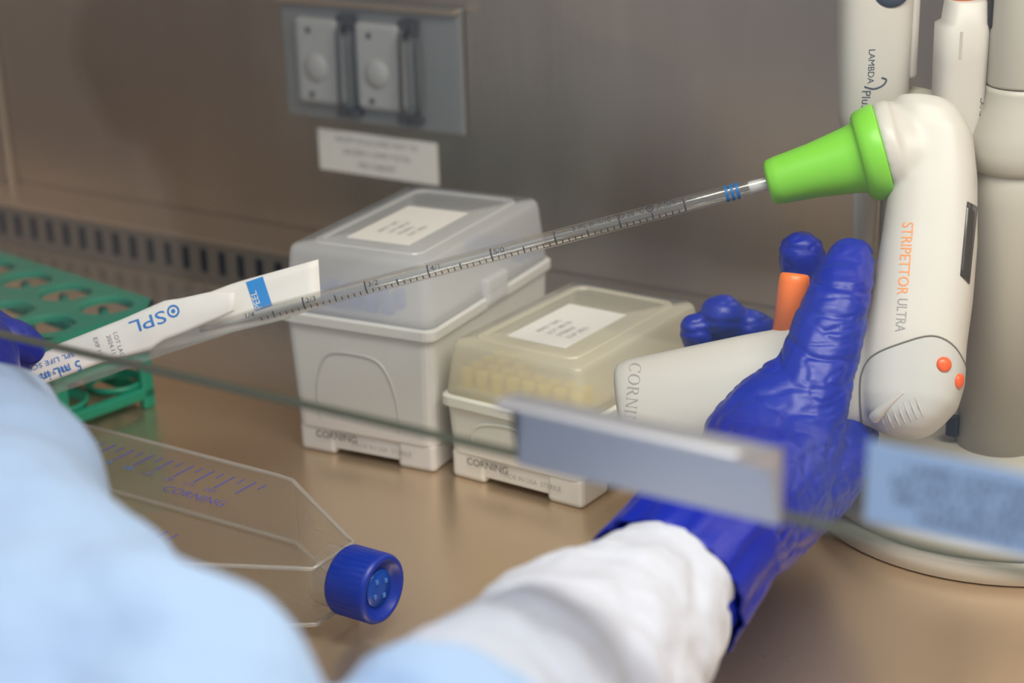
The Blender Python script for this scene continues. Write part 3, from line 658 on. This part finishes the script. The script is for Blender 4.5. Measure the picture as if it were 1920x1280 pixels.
# ribbed thumb notch under the door
for k in range(7):
    p0 = (1664+11*k, 806-4.5*k); 
    hit0 = dtree.ray_cast(CAM, ray(p0[0]-14, p0[1]-34).normalized(), 3); hit1 = dtree.ray_cast(CAM, ray(p0[0], p0[1]).normalized(), 3)
    if hit0[0] is not None and hit1[0] is not None:
        obj('grip_ridge', capsule_chain(bmesh.new(), [hit0[0], (hit0[0]+hit1[0])/2+(hit0[1]+hit1[1])*0.0003, hit1[0]], [0.0002, 0.0005, 0.0003], n=8), ctrl_grey, door, True)
hits = [dtree.ray_cast(CAM, ray(*q).normalized(), 3) for q in ((1640, 782), (1650, 772), (1693, 736))]
if all(h_[0] is not None for h_ in hits):
    obj('thumb_catch', capsule_chain(bmesh.new(), [h_[0] for h_ in hits], [0.0026, 0.0024, 0.0006], n=12), ctrl_white, door, True)
for px, py in ((1770, 683), (1799, 714)):
    h_ = dtree.ray_cast(CAM, ray(px, py).normalized(), 3)
    if h_[0] is not None:
        obj('indicator', lathe(h_[0]-h_[1]*0.0006, h_[1], [(0, 0.0034), (0.0012, 0.0032), (0.0018, 0.002), (0.0019, 0.0003)], 20), led, ct, True)
# lettering down the side of the barrel
pT, pM, pE = P(1695, 421, .79), P(1683, 562, .786), P(1676, 627, .784)
LT = (pE-pT); xd_ = LT.normalized(); nv_ = -FW; yd_ = (-xd_).cross(nv_)
if yd_.dot(RT) < 0: yd_ = -yd_
me = text_mesh('STRIPETTOR', 0.0062); sc_ = (pM-pT).length*0.97/max(v.co.x for v in me.vertices)
for v in me.vertices: v.co.x *= sc_
obj('printed_name', place(me, pT, xd_, yd_, tree, 0.0002, 0.05), ink_orange, ct)
me = text_mesh('ULTRA', 0.0058); sc_ = (pE-pM).length*0.97/max(v.co.x for v in me.vertices)
for v in me.vertices: v.co.x *= sc_
obj('printed_name', place(me, pM+(pE-pM)*0.03, xd_, yd_, tree, 0.0002, 0.05), ink_lgrey, ct)
# serif maker's name across the end of the grip
def serif_word(word, hgt):
    """roman capitals out of stems, hairlines, bowls and serifs; unit cap height 1"""
    bm = bmesh.new(); x0 = 0.0
    def quad(*p): bm.faces.new([bm.verts.new((x0+a_, b_, 0)) for a_, b_ in p])
    def bar_(x_, y0_, y1_, w_): quad((x_, y0_), (x_+w_, y0_), (x_+w_, y1_), (x_, y1_))
    def serif(x_, y_, w_, hh_=0.035): quad((x_-w_/2, y_), (x_+w_/2, y_), (x_+w_/2, y_+hh_), (x_-w_/2, y_+hh_))
    def bowl(cx, cy_, rx, ry, thick, thin, a0, a1, nseg=22):
        pr = None
        for k in range(nseg+1):
            t = math.radians(a0+(a1-a0)*k/nseg); th = thin+(thick-thin)*abs(math.cos(t))
            o1 = (cx+rx*math.cos(t), cy_+ry*math.sin(t)); i1 = (cx+(rx-th)*math.cos(t), cy_+(ry-thin-(th-thin)*0.2)*math.sin(t))
            if pr: quad(pr[0], o1, i1, pr[1])
            pr = (o1, i1)
    for ch in word:
        if ch == 'C':
            bowl(0.45, 0, 0.45, 0.52, 0.14, 0.04, 48, 318); bar_(0.74, 0.20, 0.50, 0.035); adv = 0.92
        elif ch == 'G':
            bowl(0.45, 0, 0.45, 0.52, 0.14, 0.04, 48, 318); bar_(0.74, 0.20, 0.50, 0.035); bar_(0.68, -0.46, -0.03, 0.12); serif(0.74, -0.03, 0.30); adv = 1.0
        elif ch == 'O': bowl(0.47, 0, 0.47, 0.52, 0.14, 0.045, 0, 360, 36); adv = 1.02
        elif ch == 'I': bar_(0.10, -0.5, 0.5, 0.13); serif(0.165, -0.5, 0.32); serif(0.165, 0.465, 0.32); adv = 0.40
        elif ch == 'R':
            bar_(0.10, -0.5, 0.5, 0.13); serif(0.165, -0.5, 0.32); serif(0.10, 0.465, 0.2)
            bowl(0.38, 0.24, 0.30, 0.26, 0.13, 0.045, -90, 90); quad((0.2, 0.455), (0.4, 0.455), (0.4, 0.5), (0.2, 0.5)); quad((0.2, -0.02), (0.4, -0.02), (0.4, 0.025), (0.2, 0.025))
            quad((0.34, 0.0), (0.50, 0.0), (0.86, -0.5), (0.68, -0.5)); serif(0.82, -0.5, 0.22); adv = 0.95
        elif ch == 'N':
            bar_(0.12, -0.5, 0.5, 0.05); bar_(0.80, -0.5, 0.5, 0.05); quad((0.10, 0.5), (0.24, 0.5), (0.85, -0.5), (0.71, -0.5))
            serif(0.145, -0.5, 0.28); serif(0.08, 0.465, 0.2); serif(0.825, 0.465, 0.28); adv = 1.02
        x0 += adv+0.06
    me_ = bpy.data.meshes.new('w'); bm.to_mesh(me_); bm.free()
    for v in me_.vertices: v.co *= hgt
    return me_
g0 = P(1195, 681, .80); gx = (P(1180, 800, .80)-g0).normalized(); gy = (-FW).cross(gx)
if gy.dot(RT) < 0: gy = -gy
obj('printed_name', place(serif_word('CORNING', 0.0050), g0, gx, gy, tree, 0.0002, 0.05), ink_grey, ct)

# ------------------------------------------------------------------ serological pipette
E0 = P(375, 618, 0.850)
PD = (E0-pcA).normalized(); pl = (E0-pcA).length
sp_ = thing('serological_pipette', 'clear graduated serological pipette fitted in the green nose cone', 'pipette', tuple((E0+pcA)/2))
ro, ri = 0.00375, 0.0029
pu, pv_, pd_ = frame(PD, -FW)
prof_o = [(-0.006, ro), (pl-0.030, ro), (pl-0.012, 0.0022), (pl, 0.0014)]
prof_i = [(pl, 0.0008), (pl-0.012, 0.0014), (pl-0.030, ri), (-0.006, ri)]
tb_o = obj('tube', loft([ring(pcA+PD*h_, pu, pv_, r_, r_, 40) for h_, r_ in prof_o+prof_i]+[ring(pcA+PD*prof_o[0][0], pu, pv_, ro, ro, 40)], False), polystyrene, sp_, True)
obj('cotton_plug', lathe(pcA-PD*0.004, PD, [(0, ri*0.97), (0.012, ri*0.97), (0.0128, ri*0.85)], 24), cotton, sp_, True)
def cyl(s, a_, off=0.00006): # s along from the nose, a_ angle from the camera facing line, + is up
    return pcA+PD*s+(pu*math.cos(a_)+upv*math.sin(a_))*(ro+off)
upv = pv_ if pv_.dot(UP) > 0 else -pv_
def arc(bm, s, a0, a1, w_, nseg=10):
    pr = None
    for k in range(nseg+1):
        a_ = a0+(a1-a0)*k/nseg; q = (bm.verts.new(cyl(s-w_/2, a_)), bm.verts.new(cyl(s+w_/2, a_)))
        if pr: bm.faces.new((pr[0], pr[1], q[1], q[0]))
        pr = q
bm = bmesh.new()
for s in (0.0140, 0.0165, 0.0190): arc(bm, s, -math.pi, math.pi, 0.0015, 40)
obj('blue_bands', bm, band_blue, sp_)
bm = bmesh.new(); s0 = 0.0385; g_ = 0.0302/10
k = 0
while s0+g_*k < pl-0.030:
    if k % 10 == 0: arc(bm, s0+g_*k, -1.0, 0.75, 0.0007)
    elif k % 5 == 0: arc(bm, s0+g_*k, -1.0, -0.05, 0.0006)
    else: arc(bm, s0+g_*k, -1.0, -0.45, 0.0005)
    k += 1
obj('graduation_marks', bm, ink_black, sp_)['kind'] = 'stuff'
def text_cyl(name, s, size, pos, ang, flip=False, m=ink_black, sxx=1.0):
    me = text_mesh(s, size)
    for v in me.vertices: v.co = cyl(pos-(v.co.x*sxx), ang+v.co.y/ro)
    return obj(name, me, m, sp_)
text_cyl('printed_line', '5 mL in  1/10  TD 20 °C', 0.0040, 0.0905, 0.55, sxx=0.85)
text_cyl('printed_line', 'SPL', 0.0036, 0.0505, 0.95, sxx=1.7)
text_cyl('printed_line', 'SPL LIFE SCIENCES', 0.0024, 0.0515, 0.36, sxx=0.9)
bm = bmesh.new()
for r0_, r1_ in ((0.0011, 0.0019), (0.0, 0.0006)):
    for k in range(20):
        a0_, a1_ = 2*math.pi*k/20, 2*math.pi*(k+1)/20
        vv = [bm.verts.new(cyl(0.0540+rr2*math.cos(aa_), 0.60+rr2*math.sin(aa_)/ro)) for rr2, aa_ in ((r0_, a0_), (r1_, a0_), (r1_, a1_), (r0_, a1_))]
        try: bm.faces.new(vv)
        except Exception: pass
obj('round_logo', bm, ink_black, sp_)
for k, s in enumerate(('-2', '-1', '5/0', '4/1', '3/2', '2/3', '1/4')):
    if k > 1: text_cyl('printed_number', s, 0.0034, s0+g_*10*(k+1)-0.0012, 0.15, sxx=1.2)

# ------------------------------------------------------------------ peeled paper wrapper
wr = thing('pipette_wrapper', 'peeled white paper and film wrapper on the pipette end with blue print', 'wrapper', tuple(P(150, 720, .84)))
def wd(px): return 0.815+(0.850-0.815)*(1440-px)/(1440-375)
def sheet(name, top, bot, m, doff, nx=24, ny=6, th=0.00025, bulge=0.0, crump=0.0006, bfun=None):
    """sheet between two pixel polylines at the pipette's depth plus doff"""
    def samp(pl_, t):
        xs = pl_[0][0]+(pl_[-1][0]-pl_[0][0])*t
        for (xa, ya_), (xb, yb) in zip(pl_, pl_[1:]):
            if min(xa, xb)-1e-6 <= xs <= max(xa, xb)+1e-6: return xs, ya_+(yb-ya_)*((xs-xa)/(xb-xa) if xb != xa else 0)
        return pl_[-1]
    bm = bmesh.new(); G = []
    for i in range(nx+1):
        a_ = samp(top, i/nx); b_ = samp(bot, i/nx); row = []
        for j in range(ny+1):
            t = j/ny; px = a_[0]*(1-t)+b_[0]*t; py = a_[1]*(1-t)+b_[1]*t
            d_ = wd(px)+doff - bulge*math.sin(math.pi*t) + (bfun(px, t) if bfun else 0)
            p_ = P(px, py, d_); d2 = crump*noise.noise(p_*90)
            row.append(bm.verts.new(P(px, py, d_+d2)))
        G.append(row)
    for i in range(nx):
        for j in range(ny): bm.faces.new((G[i][j], G[i+1][j], G[i+1][j+1], G[i][j+1]))
    bmesh.ops.recalc_face_normals(bm, faces=bm.faces[:])
    bmesh.ops.solidify(bm, geom=bm.faces[:], thickness=th)
    return obj(name, bm, m, wr, True)
bk = sheet('backing_paper', [(597, 486), (440, 530), (340, 568), (200, 612), (30, 690)], [(602, 572), (555, 592), (420, 625), (300, 655), (30, 720)], paper, 0.0052)
fp = sheet('front_paper', [(441, 548), (400, 546), (336, 560), (310, 563), (230, 598), (110, 645), (95, 655), (30, 692)], [(439, 583), (405, 598), (340, 625), (300, 640), (285, 655), (200, 676), (60, 728), (30, 738)], paper, -0.0048, 34, 8, 0.00025, 0.0012)
fm = sheet('clear_film', [(545, 592), (430, 619), (300, 652), (200, 676), (60, 727), (30, 738)], [(545, 597), (440, 622), (300, 668), (200, 706), (90, 744), (30, 758)], film_clear, -0.0020, 24, 4, 0.0002, 0, 0.0004)
ptree = bvh_of(fp); btree = bvh_of(bk)
wx = (P(300, 610, .84)-P(180, 650, .84)).normalized()        # along the wrapper to the right
wy = wx.cross(FW).normalized()
if wy.dot(UP) < 0: wy = -wy
def wtext(s, size, px, py, m, flip=True, tr_=ptree, xd=None, yd=None, sx=1.0):
    me = text_mesh(s, size)
    for v in me.vertices: v.co.x *= sx
    o_ = P(px, py, wd(px)-0.006)
    xd = xd or (-wx if flip else wx); yd = yd or (-wy if flip else wy)
    return obj('printed_line', place(me, o_, xd, yd, tr_, 0.00025, 0.03), m, wr)
wtext('5 mL in 1/10 mL', 0.0072, 153, 682, ink_blue, sx=0.95)
wtext('SPL LIFE SCIENCES CO', 0.0034, 140, 662, ink_blue, sx=1.3)
wtext('REF 91005  STERILE R', 0.0032, 128, 688, ink_blue, sx=1.1)
wtext('SPL', 0.0085, 312, 590, ink_blue, sx=1.5)
wtext('LOT LAC2C', 0.0030, 215, 622, ink_grey, xd=-wy, yd=wx)
wtext('2024.11', 0.0030, 203, 628, ink_grey, xd=-wy, yd=wx)
wtext('EXP 11', 0.0030, 178, 632, ink_grey, xd=-wy, yd=wx)
# ring shaped logo
bm = bmesh.new()
for r0_, r1_ in ((0.0021, 0.0030), (0.0, 0.0010)):
    for k in range(20):
        a0_, a1_ = 2*math.pi*k/20, 2*math.pi*(k+1)/20
        try: bm.faces.new([bm.verts.new((rr2*math.cos(aa_), rr2*math.sin(aa_), 0)) for rr2, aa_ in ((r0_, a0_), (r1_, a0_), (r1_, a1_), (r0_, a1_))])
        except Exception: pass
me = bpy.data.meshes.new('l'); bm.to_mesh(me); bm.free()
obj('round_logo', place(me, P(325, 583, wd(325)-0.006), wx, wy, ptree, 0.00025, 0.03), ink_blue, wr)
me = bpy.data.meshes.new('sq'); bm = bmesh.new()
for i in range(4):
    for j in range(6):
        x0_, x1_, y0_, y1_ = 0.0085*i/4, 0.0085*(i+1)/4, 0.0145*j/6, 0.0145*(j+1)/6
        bm.faces.new([bm.verts.new(q) for q in ((x0_, y0_, 0), (x1_, y0_, 0), (x1_, y1_, 0), (x0_, y1_, 0))])
bm.to_mesh(me); bm.free()
obj('blue_square', place(me, P(473, 583, wd(473)-0.006), wx, wy, btree, 0.0002, 0.03), mat('bright_blue_print', (0.03, 0.27, 0.72), 0.6), wr)
wtext('PEEL', 0.0045, 480, 579, paper, tr_=btree, xd=wy, yd=-wx, sx=1.0).location.z += 0
for o_ in [o for o in wr.children if o.name.startswith('printed_line')][-1:]:
    for v in o_.data.vertices: v.co -= FW*0.0002

# ------------------------------------------------------------------ the operator
pe = thing('person', 'person in a pale blue gown and blue gloves working under the glass sash', 'person', (-0.30, 0.05, -0.2))
def wrinkle(amp, sc, st=1.0):
    return lambda p_: amp*(noise.noise(p_*sc)+0.5*noise.noise(p_*sc*2.1))
# right glove: one continuous hand with five fingers
bm = bmesh.new()
def ch(pts, rad, m=5):
    a_, b_ = smooth_path([P(*q) for q in pts], rad, m); capsule_chain(bm, a_, b_, n=18)
ch([(1335, 992, .690), (1420, 930, .735), (1475, 840, .760), (1527, 700, .768), (1568, 572, .776), (1592, 492, .786)], [.0290, .0300, .0235, .0172, .0148, .0110])   # thumb
ch([(1335, 992, .690), (1440, 945, .735), (1545, 880, .775), (1585, 785, .815), (1572, 640, .846), (1522, 550, .842), (1503, 474, .832)], [.0290, .024, .0185, .0150, .0124, .0118, .0108])  # index
ch([(1335, 992, .690), (1420, 950, .735), (1505, 880, .80), (1515, 800, .852), (1475, 690, .872), (1432, 632, .864), (1402, 612, .856)], [.0290, .024, .0185, .0150, .0115, .0098, .0088])   # middle
ch([(1335, 992, .690), (1390, 950, .735), (1440, 890, .80), (1445, 820, .850), (1405, 700, .872), (1378, 622, .862), (1352, 590, .850)], [.0290, .024, .0180, .0145, .0112, .0106, .0102])   # ring
ch([(1335, 992, .690), (1360, 950, .735), (1385, 890, .79), (1375, 830, .842), (1345, 730, .866), (1320, 655, .862), (1306, 618, .852)], [.0290, .0225, .0170, .0130, .0098, .0090, .0082])   # little
ch([(1252, 1100, .661), (1290, 1045, .675), (1335, 992, .690), (1400, 935, .725)], [.0292, .0288, .0288, .0280])     # wrist
ch([(1420, 930, .735), (1420, 830, .758), (1480, 745, .768)], [.027, .0235, .018])          # ball of the thumb
ch([(1592, 492, .786), (1612, 474, .796)], [.0095, .0060])                                    # slack fingertip of the glove
gl_me = remesh(bm, 0.0011, 6, 0.5, lambda p_: 0.0004*noise.noise(p_*150)-0.0007*max(0, 1-5*abs(noise.noise(Vector((p_.x*32+p_.z*20, p_.y*32, p_.z*105)))))-0.0005*max(0, 1-6*abs(noise.noise(Vector((p_.x*60+7, p_.y*60, p_.z*190))))))
gr = obj('glove', gl_me, nitrile, pe, True); gr['label'] = 'blue nitrile glove closed round the controller grip'
# rolled, slightly flared glove cuff over the sleeve end
ca, cb = P(1335, 992, .690), P(1247, 1106, .660)
cd = (cb-ca).normalized(); cu, cv, _ = frame(cd, UP)
cw = 0.0295
bm = loft([[p_+cd*(0.0007*math.sin(9*k))+(p_-(ca+cd*h_)).normalized()*(0.0009*math.sin(7*k*0.7+h_*900)+0.0006*math.sin(k*2.3)) for k, p_ in enumerate(ring(ca+cd*h_, cu, cv, r_, r_*1.02, 64))] for h_, r_ in ((0.000, .0270), (0.006, .0294), (0.012, .0296), (0.020, .0300), (0.028, .0304), ((cb-ca).length, .0310), ((cb-ca).length+0.0012, .0310), ((cb-ca).length+0.0005, .0296))], False)
obj('glove_cuff', bm, nitrile, pe, True)
# white sleeve end and the blue sleeves, one gown mesh
bm = bmesh.new()
def ch2(pts, rad, m=6):
    a_, b_ = smooth_path([P(*q) for q in pts], rad, m); capsule_chain(bm, a_, b_, n=24)
ch2([(1262, 1085, .665), (1240, 1114, .652), (1190, 1165, .625), (1135, 1222, .600), (1050, 1310, .560), (960, 1405, .515), (840, 1530, .470)], [.0255, .0285, .0318, .0365, .0410, .0430, .0460])
wc = obj('sleeve_cuff', remesh(bm, 0.0020, 4, 0.5, lambda p_: 0.0022*noise.noise(p_*40)-0.0022*max(0, 1-3.2*abs(noise.noise(Vector((p_.x*24+3, p_.y*24, p_.z*30)))))+0.0012*noise.noise(p_*95)), cuff_white, pe, True); wc['label'] = 'creased white sleeve end'
bm = bmesh.new()
SHR, SHL = Vector((-0.51, -0.05, 0.13)), Vector((-0.87, -0.10, 0.15))     # shoulders of the seated operator
a_, b_ = smooth_path([P(845, 1525, .472), P(830, 1545, .466), P(815, 1565, .460), Vector((-0.24, 0.14, 0.04)), Vector((-0.36, 0.03, 0.05)), SHR], [.0400, .0435, .0470, .050, .058, .066], 6); capsule_chain(bm, a_, b_, n=24)
a_, b_ = smooth_path([P(-75, 828, .68), P(-65, 890, .63), P(-40, 985, .570), P(-5, 1100, .515), P(60, 1300, .455), P(-60, 1700, .42), Vector((-0.50, 0.06, 0.08)), SHL], [.034, .039, .0415, .041, .044, .052, .058, .068], 6); capsule_chain(bm, a_, b_, n=24)
ch2([(60, 1300, .455), (335, 1395, .43), (300, 1600, .41)], [.044, .0415, .047])
capsule_chain(bm, [SHR+Vector((-0.03, 0, 0)), Vector((-0.69, -0.09, 0.175)), SHL+Vector((0.03, 0, 0))], [.068, .085, .068], n=28)
capsule_chain(bm, [Vector((-0.69, -0.09, 0.12)), Vector((-0.69, -0.13, -0.10)), Vector((-0.69, -0.15, -0.40))], [.135, .150, .150], n=32)
gw = obj('gown', remesh(bm, 0.0030, 6, 0.5, lambda p_: 0.0050*noise.noise(p_*22)-0.0035*max(0, 1-2.6*abs(noise.noise(Vector((p_.x*13+1, p_.y*13, p_.z*15)))))+0.0016*noise.noise(p_*60)), gown_blue, pe, True)
bm = bmesh.new(); capsule_chain(bm, [V(-0.69, -0.09, 0.20), V(-0.69, -0.075, 0.30)], [.058, .056], n=24)
lathe(V(-0.69, -0.06, 0.285), V(0, 0.12, 1), [(0, .030), (.02, .058), (.06, .074), (.11, .082), (.16, .080), (.20, .062), (.22, .025)], 32, True, None, bm)
capsule_chain(bm, [V(-0.69, 0.022, 0.395), V(-0.69, 0.034, 0.375)], [.008, .012], n=12)
obj('head', remesh(bm, 0.004, 6, 0.5), skin, pe, True)
bm = lathe(V(-0.69, -0.068, 0.385), V(0, -0.25, 1), [(0, .078), (.03, .088), (.07, .089), (.11, .074), (.13, .03)], 32)
obj('hair', bm, hair_m, pe, True)
# left glove pinching the wrapper
bm = bmesh.new()
ch([(-75, 790, .71), (-60, 670, .79), (-30, 640, .815), (25, 640, .822), (52, 652, .828)], [.026, .022, .0125, .0105, .0085])
ch([(-75, 790, .71), (-110, 640, .80), (-70, 600, .845), (0, 630, .855), (40, 660, .852)], [.026, .020, .012, .0105, .009])
for dx, dd in ((-22, .008), (-45, .014), (-64, .020)):
    ch([(-75, 790, .71), (-130+dx*.3, 660, .80), (-100+dx, 640-dx*.3, .85+dd), (-10+dx, 665-dx*.3, .858+dd), (22+dx, 690-dx*.3, .852+dd)], [.026, .020, .0115, .010, .0085])
lg = obj('glove', remesh(bm, 0.0014, 5, 0.5, lambda p_: 0.0007*noise.noise(p_*120)), nitrile, pe, True); lg['label'] = 'blue nitrile glove pinching the paper wrapper'
